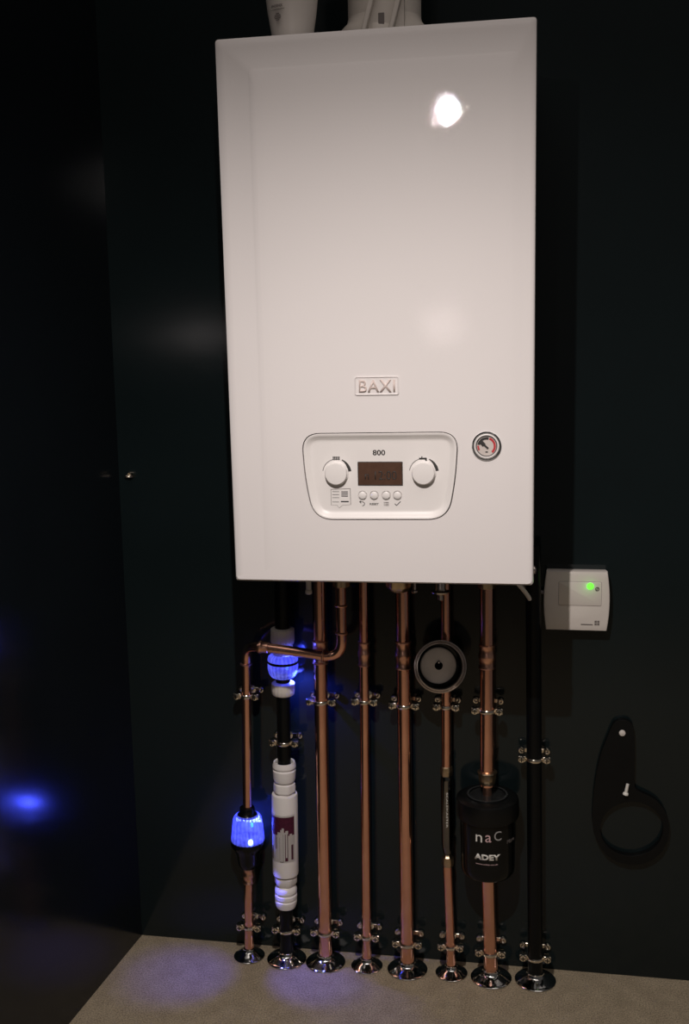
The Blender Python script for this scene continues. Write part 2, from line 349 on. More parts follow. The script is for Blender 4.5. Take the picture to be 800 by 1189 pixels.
# side screw and underside spigots
bm = bmesh.new(); lathe(bm, [(.0055, -.001), (.0055, .002), (.004, .0035), (0, .0036)], (W2-.0005, .012, .018), (1, 0, 0), 24, False); obj('cover_screw', bm, STEEL, boiler)
bm = bmesh.new(); lathe(bm, [(.0022, -.001), (.0022, .002), (0, .003)], (W2-.036, .02, BH-.001), (0, 0, 1), 16, False); obj('top_screw', bm, STEEL, boiler)

# ------------------------------------------------------------------ things above the boiler
cx = at(446.5, 18, -.13); fl = thing('flue', 'cream white round flue pipe rising from the top of the boiler', 'flue pipe', (cx.x, -.13, 1.4215))
bm = bmesh.new(); lathe(bm, [(.0500, .015), (.0500, .40)], n=64); obj('flue_tube', bm, FLUEW, fl)
bm = bmesh.new(); lathe(bm, [(.064, .0), (.064, .030), (.061, .036), (.0515, .046), (.0502, .052)], n=64); obj('flue_collar', bm, FLUEW, fl)
bm = bmesh.new(); c = at(443, 20, -.19)-fl.location
stack(bm, [(roundpoly([Vector((c.x-.026, .0)), Vector((c.x+.030, .0)), Vector((c.x+.030, .066)), Vector((c.x-.016, .066))], .003, 3), -.050), (roundpoly([Vector((c.x-.026, .0)), Vector((c.x+.030, .0)), Vector((c.x+.030, .066)), Vector((c.x-.016, .066))], .003, 3), -.062)], True, True)
clp = obj('flue_clamp', bm, FLUEW, fl)
for dx in (-.016, .020):
    bm = bmesh.new(); stack(bm, [([Vector((c.x+dx-.010, .022)), Vector((c.x+dx-.003, .022)), Vector((c.x+dx+.011, .072)), Vector((c.x+dx+.004, .072))], -.061), ([Vector((c.x+dx-.010, .022)), Vector((c.x+dx-.003, .022)), Vector((c.x+dx+.011, .072)), Vector((c.x+dx+.004, .072))], -.074)], True, True)
    obj('clamp_prong', bm, FLUEW, clp, bev=.0015)
bm = bmesh.new(); box(bm, (c.x-.004, -.0635, .02), (c.x+.004, -.061, .045)); obj('clamp_slot', bm, GREYP, clp, bev=.001)
cb = at(339.5, 30, -.21); vc = thing('plastic_container', 'tapered off-white plastic container with small dark print, left of the flue', 'container', (cb.x, -.21, 1.4235))
bm = bmesh.new(); lathe(bm, [(.020, 0), (.0235, .001), (.0262, .006), (.0285, .022), (.0322, .045), (.0345, .065), (.0350, .10), (.0350, .17), (.033, .175)], n=56); obj('container_body', bm, CREAM, vc)
def wrap(bm, R, th0, z):  # wrap flat lettering round a vertical cylinder, th0 = angle from -Y towards +X
    for v in bm.verts:
        a = th0+v.co.x/R; rr = R-v.co.y; v.co = Vector((rr*math.sin(a), -rr*math.cos(a), v.co.z+z))
    return bm
c0z = at(333, 6.5, -.24).z-1.4235
obj('container_lettering', wrap(textbm('PHOENIX', .0036, .0175, bold=.03), .0352, math.radians(-22), c0z), GREYP, vc, smooth=False)
bm = textbm('_', .0006, .022); obj('container_line', wrap(bm, .0350, math.radians(-22), at(333, 10.3, -.24).z-1.4235), GREYP, vc, smooth=False)
zz = at(333, 19, -.24).z-1.4235; bm = bmesh.new()
for k, hw in enumerate((.0026, .0045, .0052, .0045, .0026)): box(bm, (-hw, -.0004, (k-2)*.0019-.0006), (hw, 0, (k-2)*.0019+.0006))
for v in bm.verts: v.co.y += 0
bm2 = wrap(bm, .0322+.0015, math.radians(-22), zz); obj('round_emblem', bm2, GREYP, vc, smooth=False)

# ------------------------------------------------------------------ pipes
YP = -.036
GP = 'pipes'
def coupling(name, p, q, r, parent, m=None):
    d = q-p; Lh = d.length; e = .0016
    bm = bmesh.new(); lathe(bm, [(r, 0), (r+.0018, .0003), (r+.0024, .0016), (r+.0018, .003), (r+.0010, .0042), (r+.0010, Lh*.36), (r+.0022, Lh*.42), (r+.0022, Lh*.58), (r+.0010, Lh*.64), (r+.0010, Lh-.0042), (r+.0018, Lh-.003), (r+.0024, Lh-.0016), (r+.0018, Lh-.0003), (r, Lh)], p, d, 36, False)
    return obj(name, bm, m or COPPERF, parent)
def ring(name, p, d, r, parent, m=None, hw=.0022):
    bm = bmesh.new(); lathe(bm, [(r, -hw), (r+.0018, -hw*.6), (r+.0024, 0), (r+.0018, hw*.6), (r, hw)], p, d, 36, False); return obj(name, bm, m or COPPERF, parent)
def loc_(o, pts): return [Vector(p)-o.location for p in pts]
def vpipe(name, label, cat, top, bot, r, m, grp, part, Yt=YP, Yb=YP, z1=None, z0=None):
    a = at(*top, Yt); b = at(*bot, Yb)
    if z1 is not None: a = b+(a-b)*((z1-b.z)/(a.z-b.z))
    if z0 is not None: b = a+(b-a)*((z0-a.z)/(b.z-a.z))
    o = thing(name, label, cat, b, grp); bm = bmesh.new(); sweep(bm, [a-b, (a-b)*.5, Vector((0, 0, 0))], r, 32); obj(part, bm, m, o)
    return o, a, b
def on(a, b, y):            # point on pipe axis at photo row y
    lo_, hi_ = 0.0, 1.0
    def row(t):
        p = a+(b-a)*t-CAM; return 594.5-F_PX*p.dot(UPV)/p.dot(FW)
    for _ in range(40):
        mid = (lo_+hi_)/2
        if row(mid) < y: lo_ = mid
        else: hi_ = mid
    return a+(b-a)*lo_
ZB = .727     # underside of the boiler, where the pipes enter
R15, R22 = .0078, .0112
# column list: top px, bottom px
pipes = {}
o, a, b = vpipe('copper_pipe', 'thick copper pipe crossed in front by the horizontal branch, third from the left', 'pipe', (371.5, 740), (378, 1112), R22, COPPER, 'copper pipes under the boiler', 'tube', z1=ZB, z0=.001); pipes[2] = (o, a, b)
coupling('coupling', *loc_(o, (on(a, b, 770), on(a, b, 743))), R22, o)
o, a, b = vpipe('copper_pipe', 'thin unbroken copper pipe right of the thick crossed one', 'pipe', (422.5, 740), (426, 1114), R15, COPPER, 'copper pipes under the boiler', 'tube', z1=ZB, z0=.001); pipes[3] = (o, a, b)
coupling('coupling', *loc_(o, (on(a, b, 773), on(a, b, 745))), R15, o)
o, a, b = vpipe('copper_pipe', 'thick copper pipe just left of the round steel dish', 'pipe', (468, 740), (473, 1118), R22, COPPER, 'copper pipes under the boiler', 'tube', z1=ZB, z0=.001); pipes[4] = (o, a, b)
coupling('coupling', *loc_(o, (on(a, b, 776), on(a, b, 744))), R22, o)
o, a, b = vpipe('copper_pipe', 'thin copper pipe passing behind the round steel dish down to the slim inhibitor', 'pipe', (517.5, 720), (518.5, 897), R15, COPPER, 'copper pipes under the boiler', 'tube', z1=ZB); pipes[5] = (o, a, b)
a5 = b
o, a, b = vpipe('copper_pipe', 'short thin copper pipe from the slim inhibitor down to the floor', 'pipe', (519.5, 1000), (524, 1122), R15, COPPER, 'copper pipes under the boiler', 'tube', z0=.001); pipes['5b'] = (o, a, b)
o, a, b = vpipe('copper_pipe', 'thick copper pipe entering the top of the black magnetic filter', 'pipe', (565.5, 740), (565.5, 912), R22, COPPER, 'copper pipes under the boiler', 'tube', Yt=-.046, Yb=-.052, z1=ZB); pipes[6] = (o, a, b)
coupling('coupling', *loc_(o, (on(a, b, 776), on(a, b, 748))), R22, o)
o, a, b = vpipe('copper_pipe', 'short thick copper pipe from the black magnetic filter down to the floor', 'pipe', (566.5, 1014), (570, 1128), R22, COPPER, 'copper pipes under the boiler', 'tube', Yt=-.052, Yb=-.040, z0=.001); pipes['6b'] = (o, a, b)
o, a, b = vpipe('black_pipe', 'tall black plastic pipe furthest right, below the white receiver', 'pipe', (619.5, 740), (621.5, 1128), .0118, BPIPE, 'black pipes', 'tube', z1=ZB, z0=.001); pipes[7] = (o, a, b)
o, a, b = vpipe('copper_pipe', 'short thin copper pipe below the blue glowing inhibitor on the far left', 'pipe', (288.5, 1000), (289.5, 1100), R15, COPPER, 'copper pipes under the boiler', 'tube', z0=.001); pipes['0b'] = (o, a, b)
coupling('coupling', *loc_(o, (on(a, b, 1025), on(a, b, 1007))), R15, o)
# far left pipe with its branch, one soldered run
p_bot = at(287.5, 945, YP); p_el = at(285.5, 753, YP); p_f = at(296, 750, -.068); p_r = at(397, 764.5, -.074); p_up = at(397.5, 700, -.074); p_up = Vector((p_r.x, p_r.y, ZB))
o = thing('branched_copper_pipe', 'thin copper pipe bent twice: up at far left, across the front, up into the boiler', 'pipe', p_bot, 'copper pipes under the boiler')
bm = bmesh.new(); sweep(bm, loc_(o, bend([p_bot, p_el, p_f, p_r, p_up], .030, 12)), R15, 32); obj('tube', bm, COPPER, o)
pipes[0] = (o, p_el, p_bot)
ring('elbow_bead', on(p_el, p_bot, 771)-o.location, p_bot-p_el, R15, o)
bm = bmesh.new(); d = (p_r-p_f).normalized(); cc = p_f+d*.012
lathe(bm, [(R15, -.006), (R15+.0022, -.0055), (R15+.0030, -.003), (R15+.0022, 0), (R15+.0014, .002), (R15+.001, .010), (R15, .0105)], cc-o.location, d, 36, False); obj('elbow_collar', bm, COPPERF, o)
ring('elbow_bead', p_r+(p_f-p_r).normalized()*.030-o.location, d, R15, o)
for yy in (735, 703): ring('elbow_bead', on(p_up, p_r, yy)-o.location, p_up-p_r, R15, o)
# black pipes of the condensate column
x1t, x1b = 327.5, 333
def col1(y): return (x1t+(x1b-x1t)*(y-700)/(1110-700), y)
cA = at(*col1(729), YP); cB = at(*col1(748), YP)
R1 = .0110
oA = vpipe('black_pipe', 'short black pipe between the boiler and the upper white nut', 'pipe', col1(700), col1(732), R1+.001, BPIPE, 'black pipes', 'tube', z1=ZB)
oB = vpipe('black_pipe', 'black pipe between the blue glowing trap and the white cartridge', 'pipe', col1(803), col1(893), R1, BPIPE, 'black pipes', 'tube'); pipes[1] = (oB[0], oB[1], oB[2])
oC = vpipe('black_pipe', 'short black pipe from the white cartridge down to the floor', 'pipe', col1(1046), col1(1110), R1, BPIPE, 'black pipes', 'tube', z0=.001); pipes['1b'] = oC

def seg(prof_px, axis_a, axis_b, origin):   # profile rows given as (half width px, row px) along an axis
    L_ = (axis_b-axis_a).normalized(); out = []
    for hw, y in prof_px:
        p = on(axis_a, axis_b, y); depth = (p-CAM).dot(FW); out.append((hw*depth/F_PX, (p-origin).dot(L_)))
    return out, L_
def profpart(name, prof, A, B, parent, m, n=48, squash=None, capped=True):
    pr, L_ = seg(prof, A, B, A); bm = bmesh.new(); lathe(bm, pr, A-parent.location, L_, n, capped, squash); return obj(name, bm, m, parent)
ribs = lambda k, amt: (lambda i, n: 1+amt*(1 if (i*k//n) % 2 else -1)) if False else (lambda i, n: 1+amt*math.cos(2*math.pi*i*k/n))

# condensate trap / valve with blue glow
A1 = at(*col1(700), YP); B1 = at(*col1(1110), YP)
tr = thing('condensate_valve', 'white-nutted plastic valve with a blue glowing clear cup behind the crossing pipe', 'valve', on(A1, B1, 806))
profpart('upper_nut', [(12, 729), (13.6, 730), (13.8, 744), (13, 746), (11.6, 748), (11.8, 757), (11, 760)], A1, B1, tr, CREAM, 72, ribs(18, .02))
bw = profpart('clear_cup', [(13, 759), (16.6, 762), (17.4, 765), (17.4, 776), (16.2, 781), (13.5, 785), (9, 787)], A1, B1, tr, GLOW2, 96, ribs(24, .014), capped=False)
profpart('inner_cup', [(8, 761), (11.5, 765), (12.5, 771), (11, 777), (6, 783)], A1, B1, tr, GLOW, 48)
profpart('cup_band', [(17.3, 766.5), (17.9, 767), (17.9, 769), (17.3, 769.6)], A1, B1, tr, BLACK, 64, capped=False)
profpart('neck', [(8.5, 780), (8.5, 800)], A1, B1, tr, BLACK)
profpart('lower_nut', [(11, 791.5), (13.4, 793), (13.6, 800), (13, 805), (11.5, 806.5), (9.5, 806)], A1, B1, tr, CREAM, 72, ribs(18, .015))
q = on(A1, B1, 776); ledp = at(333.5, 776, YP-.018); bm = bmesh.new(); lathe(bm, [(.0008, -.003), (.0024, -.0015), (.0026, .002), (.001, .003)], ledp-tr.location, (0, 0, 1), 20); obj('led', bm, LEDM, tr)
def pl(name, loc, e, r, col=(.10, .14, 1.0)):
    l = bpy.data.lights.new(name, 'POINT'); l.energy = e; l.color = col; l.shadow_soft_size = r
    o = bpy.data.objects.new(name, l); C.objects.link(o); o.location = loc; return o
pl('trap_glow', at(336, 771, -.045), .25, .006)
sl_ = spot('trap_glow_beam', at(341, 778, -.030), at(374, 850, -.004), 6.0, (.10, .14, 1.0), 118, .9, .003)

# white cartridge filter
ca = thing('water_filter_cartridge', 'long white inline cartridge with a purple dripping label', 'filter', on(A1, B1, 1053))
profpart('end_collar', [(9.6, 888), (10.2, 884.5), (12.4, 884), (13.4, 887), (13.6, 890), (12.2, 891.2), (12.2, 892.6), (13.4, 893.5), (13.0, 903), (12, 906), (9, 907.5)], A1, B1, ca, PANELW, 64)
profpart('hex_nut', [(8.5, 905), (9.5, 907.5), (12.2, 909), (12.6, 912), (12.6, 917.5), (10.0, 919), (10, 922.5)], A1, B1, ca, PANELW, 48, ribs(6, .035))
bd_ = profpart('cartridge_body', [(13, 920.5), (14.6, 921), (15.1, 923), (15.1, 1011), (14.7, 1013.5), (12.5, 1014.5)], A1, B1, ca, PANELW, 64)
profpart('hex_nut', [(10, 1013), (10.5, 1015.5), (12.9, 1016.5), (12.9, 1023), (10.5, 1026.5), (9, 1029)], A1, B1, ca, PANELW, 48, ribs(6, .035))
profpart('end_collar', [(9, 1026), (12.0, 1028.5), (12.8, 1031), (12.8, 1034), (11.6, 1035.2), (11.6, 1036.5), (12.9, 1037.5), (12.9, 1041), (12.0, 1042), (12.0, 1043.2), (12.7, 1044), (12.5, 1048), (11, 1052), (9.5, 1052.5)], A1, B1, ca, PANELW, 64)
Lx = (B1-A1).normalized(); pc = on(A1, B1, 970); Rc = 15.1*((pc-CAM).dot(FW))/F_PX+.0003
def cartprint(name, cells, m, R=None):   # cells: (angle0, angle1, row0, row1) in degrees / photo rows
    bm = bmesh.new(); R = R or Rc
    for a0, a1, y0, y1 in cells:
        n = max(2, int(abs(a1-a0)/4)); g = []
        for y in (y0, y1):
            pp = on(A1, B1, y)-ca.location
            g.append([bm.verts.new(pp+Vector((R*math.sin(math.radians(a0+(a1-a0)*i/n)), -R*math.cos(math.radians(a0+(a1-a0)*i/n)), 0))) for i in range(n+1)])
        for i in range(n): bm.faces.new((g[0][i], g[0][i+1], g[1][i+1], g[1][i]))
    r = bmesh.ops.solidify(bm, geom=bm.faces[:], thickness=-.0002)
    return obj(name, bm, m, bd_ if False else ca, smooth=False)
cartprint('cartridge_label', [(-72, 60, 941, 995)], PANELW, Rc-.0002)
drips = [(-66, -50, 943, 961), (-50, -36, 943, 964), (-36, -22, 943, 963.5), (-22, -8, 943, 960), (-8, -2, 943, 957), (-2, 8, 943, 955), (8, 14, 943, 960), (14, 26, 943, 958), (26, 32, 943, 964), (32, 44, 943, 962), (44, 56, 943, 964)]
cartprint('purple_band', drips, PUR, Rc+.0001)
cartprint('label_drips', [(-60, -50, 978, 993), (12, 15, 962, 990), (22, 25, 962, 990), (12, 25, 989, 993), (40, 50, 975, 992), (-34, -30, 963, 980)], PUR, Rc+.0001)
cartprint('label_text', [(-26, -24, 966, 979), (-12, -11, 966, 992), (4, 5, 962, 994), (46, 48, 976, 990), (-12, 5, 993.5, 994.2)], GREYP, Rc+.00015)

# blue glowing scale inhibitor on the far left pipe
A0 = at(286.8, 930, YP); B0 = at(288.8, 1010, YP)
si = thing('scale_inhibitor', 'blue glowing ribbed plastic inhibitor on the far left copper pipe', 'inhibitor', on(A0, B0, 1008))
profpart('top_collar', [(8.2, 937), (9.0, 938.5), (9.0, 943), (11.5, 945), (12.5, 947)], A0, B0, si, BLACK, 64)
profpart('lit_body', [(11.5, 945), (14.8, 947), (16.6, 950), (17.6, 958), (18.6, 968), (19.2, 974), (18.4, 977.5)], A0, B0, si, GLOW, 120, ribs(28, .012), capped=False)
profpart('base_cone', [(18.4, 974), (19.8, 976), (19.8, 980), (16.5, 985), (13.5, 991), (12.5, 1000), (11, 1004), (9, 1006.5), (6, 1007)], A0, B0, si, BLACK, 64)
l2 = at(292.5, 958, YP-.020); bm = bmesh.new(); lathe(bm, [(.0008, -.004), (.0022, -.002), (.0022, .003), (.001, .004)], l2-si.location, (0, 0, 1), 16); obj('led', bm, LEDM, si)
pl('inhibitor_glow', on(A0, B0, 964)+Vector((.0, .016, -.001)), .9, .004)

pf = on(A0, B0, 972)+Vector((0, -.029, .001))
spot('inhibitor_glow_left', pf+Vector((-.010, 0, 0)), (-.16, -.10, 0), 1.6, (.10, .10, 1.0), 50, .9, .004)
spot('inhibitor_glow_right', pf+Vector((.010, 0, 0)), (.05, -.085, 0), 2.0, (.10, .10, 1.0), 42, .9, .004)
# slim inhibitor on the thin copper pipe
A5 = at(518, 880, YP); B5 = at(520, 1010, YP)
sl = thing('inline_inhibitor', 'slim shiny dark tube with brass nuts in the thin copper pipe', 'inhibitor', on(A5, B5, 1005))
profpart('compression_nut', [(5.6, 889), (6.8, 890), (6.8, 891.5), (7.2, 893), (7.0, 899), (5.0, 902)], A5, B5, sl, BRASS, 48, ribs(6, .05))
profpart('chrome_tube', [(4.5, 897), (6.2, 900), (6.9, 906), (6.9, 980), (6.0, 985), (5.2, 989), (4.0, 992)], A5, B5, sl, mat('black_chrome', (.20, .19, .18), .10, 1, noise=.15, nscale=70), 48)
profpart('compression_nut', [(3.5, 990), (5.0, 994), (6.6, 995), (6.8, 1002), (6, 1005), (4.5, 1006)], A5, B5, sl, BRASS, 48, ribs(6, .05))
pp = on(A5, B5, 938)-sl.location; Rr = 6.9*((on(A5, B5, 938)-CAM).dot(FW))/F_PX+.0001
bm = textbm('SCALEMASTER', .0030, .060, bold=.01)
for v in bm.verts:      # run the lettering down the tube
    s, t = v.co.x, v.co.z; al = math.radians(6)+t/Rr; rr = Rr-v.co.y; v.co = pp+Vector((rr*math.sin(al), -rr*math.cos(al), -s))
obj('tube_lettering', bm, WPRINT, sl, smooth=False)

# magnetic filter
A6 = at(565.5, 880, -.052); B6 = at(566.8, 1040, -.052)
mf = thing('magnetic_filter', 'large black cylindrical filter with white lettering in the thick copper pipe', 'filter', on(A6, B6, 1016))
profpart('body', [(22, 1012), (28.0, 1011), (30.2, 1008), (31.0, 1002), (31.3, 952), (31.3, 940)][::-1], A6, B6, mf, BLACK, 72)
def cappart(name, zt, prof, m): 
    bm = bmesh.new(); lathe(bm, prof, on(A6, B6, zt)-mf.location, (B6-A6), 84, True); return obj(name, bm, m, mf)
capm = mat('matt_cap_black', (.003, .0035, .0035), .38, spec=.3, noise=.2)
lidz = on(A6, B6, 922)
cappart('lid', 922, [(.001, .0015), (.028, .0015), (.0285, -.001), (.0325, -.001), (.033, .0012), (.045, .0022), (.0485, .0045), (.0495, .009), (.0500, .030), (.0490, .0335), (.0465, .035), (.038, .0355)], capm)
cappart('lid_ring', 922, [(.0290, .001), (.0292, -.0014), (.0318, -.0014), (.0322, .001)], mat('dark_ring', (.03, .032, .032), .22, noise=.1))
profpart('valve_nut', [(7, 894), (10.8, 895), (11.4, 896.5), (10.2, 898), (9.6, 904), (8.8, 909), (7, 911)], A6, B6, mf, BRASS, 48, ribs(6, .04))
profpart('inlet_stub', [(5.2, 905), (5.2, 926)], A6, B6, mf, COPPERF, 32)
Rm = 31.2*((on(A6, B6, 985)-CAM).dot(FW))/F_PX
def mtext(name, s, h, wd, px, py, m, bold=0):
    p = at(px, py, -.052-Rm); c = on(A6, B6, py)
    th = math.asin(max(-.95, min(.95, (p.x-c.x)/Rm))); 
    bm = wrap(textbm(s, h, wd, bold=bold), Rm+.0001, th, p.z-mf.location.z)
    for v in bm.verts: v.co += Vector((c.x-mf.location.x, c.y-mf.location.y, 0))
    return obj(name, bm, m, mf, smooth=False)
mtext('product_lettering', 'n', .0118, .0105, 556, 974, WPRINT)
mtext('product_lettering', 'a', .0118, .0095, 567, 974, PINKP)
mtext('product_lettering', 'C', .0155, .0120, 578, 972, mat('dim_print', (.35, .34, .33), .5, noise=.05))
mtext('product_lettering', 'Micro', .0062, .020, 593, 982.5, GREYP)
mtext('maker_lettering', 'ADEY', .0098, .042, 565.8, 996, WPRINT, .05)
mtext('web_address', 'www.adey.co.uk', .0026, .036, 565.2, 1004.3, PINKP, .02)

# round steel dish
dc = at(511, 774, -.072); ds = thing('steel_dish', 'round steel dish with a bored disc, fixed to the thin copper pipe', 'dish', dc)
axd = Vector((.28, -1, .20)).normalized(); rk = ((dc-CAM).dot(FW))/F_PX
bm = bmesh.new(); R0 = 31*rk
lathe(bm, [(.012, -.0250), (R0*.55, -.0245), (R0*.86, -.020), (R0*.95, -.006), (R0*.965, -.002), (R0*.985, .0), (R0, .0016), (R0*.99, .003), (R0*.955, .0033), (R0*.93, .0015), (R0*.915, .001), (R0*.90, .0025), (R0*.87, .0028), (R0*.85, .001), (R0*.85, .0)], (0, 0, 0), axd, 96, False); obj('bowl', bm, STEEL, ds)
bm = bmesh.new(); lathe(bm, [(R0*.86, .0015), (R0*.84, -.001), (R0*.82, -.014), (R0*.72, -.0170), (.004, -.0172)], (0, 0, 0), axd, 72, False); obj('liner', bm, BLACK, ds)
bm = bmesh.new(); Rd = 21.5*rk; lathe(bm, [(Rd*.97, -.0175), (Rd, -.0155), (Rd*.97, -.0135), (Rd*.90, -.0125), (Rd*.5, -.0120), (.0062, -.0118), (.0058, -.0125), (.0056, -.0165), (0, -.0166)], (0, 0, 0), axd, 72, False)
dd = obj('disc', bm, mat('satin_disc', (.90, .82, .76), .42, 0, noise=.06, nscale=40), ds)
bm = bmesh.new(); lathe(bm, [(.0062, -.013), (.0064, -.0112), (.0052, -.0108), (.0048, -.012), (0, -.0155)], (0, 0, 0), axd, 32, False); obj('bore', bm, BLACK, dd)
bm = bmesh.new(); lathe(bm, [(.001, -.002), (.0022, -.0012), (.0024, .0), (.0015, .0012), (.0002, .0016)], Vector((0, 0, .0062))+axd*-.0105, axd, 20); obj('valve_pin', bm, CHROME, dd)

# ------------------------------------------------------------------ clips
def cross_head(bm, c, r):
    c = Vector(c); lathe(bm, [(r*.7, .0035), (r, .003), (r, .0), (r*.92, -.0012), (r*.5, -.0018), (0, -.0019)], c, (0, 1, 0), 24, False)
def make_clip(label, p, r, grp):
    t = thing('pipe_clip', label, 'pipe clip', (p.x, 0, p.z), grp); yc = p.y
    bm = bmesh.new(); lathe(bm, [(r+.0001, -.0030), (r+.0016, -.0030), (r+.0024, -.0018), (r+.0026, 0), (r+.0024, .0018), (r+.0016, .0030), (r+.0001, .0030)], (0, yc, 0), (0, 0, 1), 40, False); obj('clip_band', bm, CLIPM, t)
    for s in (-1, 1):
        x0, x1 = s*(r+.0012), s*(r+.0135)
        bm = bmesh.new(); box(bm, (min(x0, x1), yc-.0042, -.0048), (max(x0, x1), yc+.0042, .0048)); obj('clip_ear', bm, CLIPM, t, bev=.001)
        xm = s*(r+.0078)
        bm = bmesh.new(); cross_head(bm, (xm, yc-.0062, 0), .0054)
        sc = obj('clip_screw', bm, CLIPM, t)
        bm = bmesh.new(); k = .0038; yy = yc-.0083
        box(bm, (xm-k, yy, -.0007), (xm+k, yy+.0006, .0007)); box(bm, (xm-.0007, yy, -k), (xm+.0007, yy+.0006, k)); obj('screw_slot', bm, MATTB, sc, smooth=False)
        bm = bmesh.new(); lathe(bm, [(.0054, .004), (.0054, .0075), (.0040, .0085), (.0030, .0085), (.0028, .012), (0, .0125)], (xm, yc, 0), (0, 1, 0), 6 if s < 0 else 24, False); obj('clip_nut', bm, CLIPM, t)
    bm = bmesh.new(); lathe(bm, [(.0040, yc+r+.001), (.0040, -.004), (.0060, -.0030), (.0075, -.0022)], (0, 0, 0), (0, 1, 0), 28, False); obj('stem', bm, CLIPM, t)
    wx = r+.0085; bm = bmesh.new(); Lp = roundpoly(rect(-wx-.0045, -.0034, wx+.0045, .0034), .0034, 6); stack(bm, [(Lp, .0), (Lp, -.0016), (inset(Lp, .0006), -.0022)], True, True); bp = obj('back_plate', bm, CLIPM, t)
    for s in (-1, 1):
        bm = bmesh.new(); lathe(bm, [(.0058, -.002), (.0056, -.0042), (.0044, -.0056), (.0030, -.0058), (.0020, -.0046), (.0, -.0042)], (s*wx, 0, 0), (0, 1, 0), 24, False); obj('wall_fixing', bm, CLIPM, bp)
    return t
CG = 'chrome pipe clips'
where = {0: 'far left copper pipe', 1: 'black pipe above the white cartridge', 2: 'thick copper pipe crossed by the branch', 3: 'thin copper pipe without devices', 4: 'thick copper pipe left of the steel dish',
         5: 'thin copper pipe just under the steel dish', 6: 'thick copper pipe above the magnetic filter', 7: 'tall black pipe, halfway up, right of the magnetic filter'}
for k, y in ((0, 808), (1, 862), (2, 814.5), (3, 814.5), (4, 819), (5, 820.5), (6, 825), (7, 881)):
    o, a, b = pipes[k]; make_clip('upper chrome clip on the '+where[k], on(a, b, y), {2: R22, 4: R22, 6: R22, 1: R1, 7: .0118}.get(k, R15), CG)
where = {'0b': 'far left copper pipe', '1b': 'black pipe under the white cartridge', 2: 'thick copper pipe crossed by the branch', 3: 'thin copper pipe without devices', 4: 'thick copper pipe left of the steel dish',
         '5b': 'thin copper pipe under the slim inhibitor', '6b': 'thick copper pipe under the magnetic filter', 7: 'black pipe furthest right'}
low = {'0b': (1076, 1106), '1b': (1079.5, 1108), 2: (1082.5, 1113), 3: (1087.5, 1116), 4: (1095.5, 1121), '5b': (1099, 1126), '6b': (1106, 1131), 7: (1111.5, 1136)}
def collar(label, p, r, R):
    t = thing('pipe_collar', label, 'pipe collar', (p.x, p.y, 0), 'chrome floor collars')
    bm = bmesh.new(); lathe(bm, [(R-.001, .0002), (R, .0010), (R, .0020), (R-.0015, .0032), (R-.005, .0044), (r+.010, .0078), (r+.005, .0102), (r+.0025, .0125), (r+.0018, .0155), (r+.0006, .0162), (r+.0006, .0125)], (0, 0, 0), (0, 0, 1), 72, False)
    obj('flange', bm, CHROME, t); return t
for k, (yc_, yb) in low.items():
    o, a, b = pipes[k][:3]; r = {2: R22, 4: R22, '6b': R22, '1b': R1, 7: .0118}.get(k, R15)
    make_clip('lower chrome clip near the floor on the '+where[k], on(a, b, yc_), r, CG)
    collar('chrome floor collar around the '+where[k], b, r, {True: .0335, False: .0265}[r > .009])

# ------------------------------------------------------------------ fittings just under the boiler
def unders(name, label, cat, px, py, Y, prof, m, n=32, sq=None):
    p = at(px, py, Y); o = thing(name, label, cat, (p.x, Y, ZB-.03)); bm = bmesh.new()
    lathe(bm, [(r_, p.z+h-(ZB-.03)) for r_, h in prof], (0, 0, 0), (0, 0, 1), n, True, sq); obj('body', bm, m, o); return o
def nut(name, label, cat, px, y, Y, prof, m, n=32, sq=None):
    p = at(px, y, Y); zt = ZB-p.z
    return unders(name, label, cat, px, y, Y, prof+[(prof[-1][0], zt)], m, n, sq)
nut('drain_spigot', 'small cream plastic spigot under the left of the boiler', 'spigot', 358.5, 689, -.10, [(.0040, -.001), (.0052, .0), (.0052, .005), (.0042, .006)], CREAM)
nut('union_nut', 'brass union nut under the boiler on the branch pipe', 'nut', 396.5, 682, -.074, [(.0088, 0), (.0125, .002), (.0125, .008)], BRASS, 48, ribs(6, .05))
nut('brass_valve', 'wide brass valve under the boiler on the pipe left of the steel dish', 'valve', 463, 686.5, -.060, [(.0122, 0), (.0135, .001), (.0185, .007), (.0195, .009)], BRASS, 48, ribs(6, .06))
nut('drain_cock', 'tiny steel drain cock under the boiler right of the wide brass valve', 'valve', 481.5, 688.5, -.09, [(.0035, 0), (.0050, .0015), (.0050, .004), (.0025, .005)], STEEL)
nut('relief_connection', 'flanged steel connection with a short brass tail under the boiler', 'connection', 511.5, 697, -.070, [(.0035, 0), (.0048, .001), (.0048, .008), (.0075, .010), (.0145, .0125), (.0150, .0145), (.009, .016), (.008, .018)], STEEL, 40)
nut('union_nut', 'dark brass union nut under the boiler on the pipe to the magnetic filter', 'nut', 565.5, 683, -.046, [(.0115, 0), (.0140, .001), (.0140, .01)], BRASS, 48, ribs(6, .05))

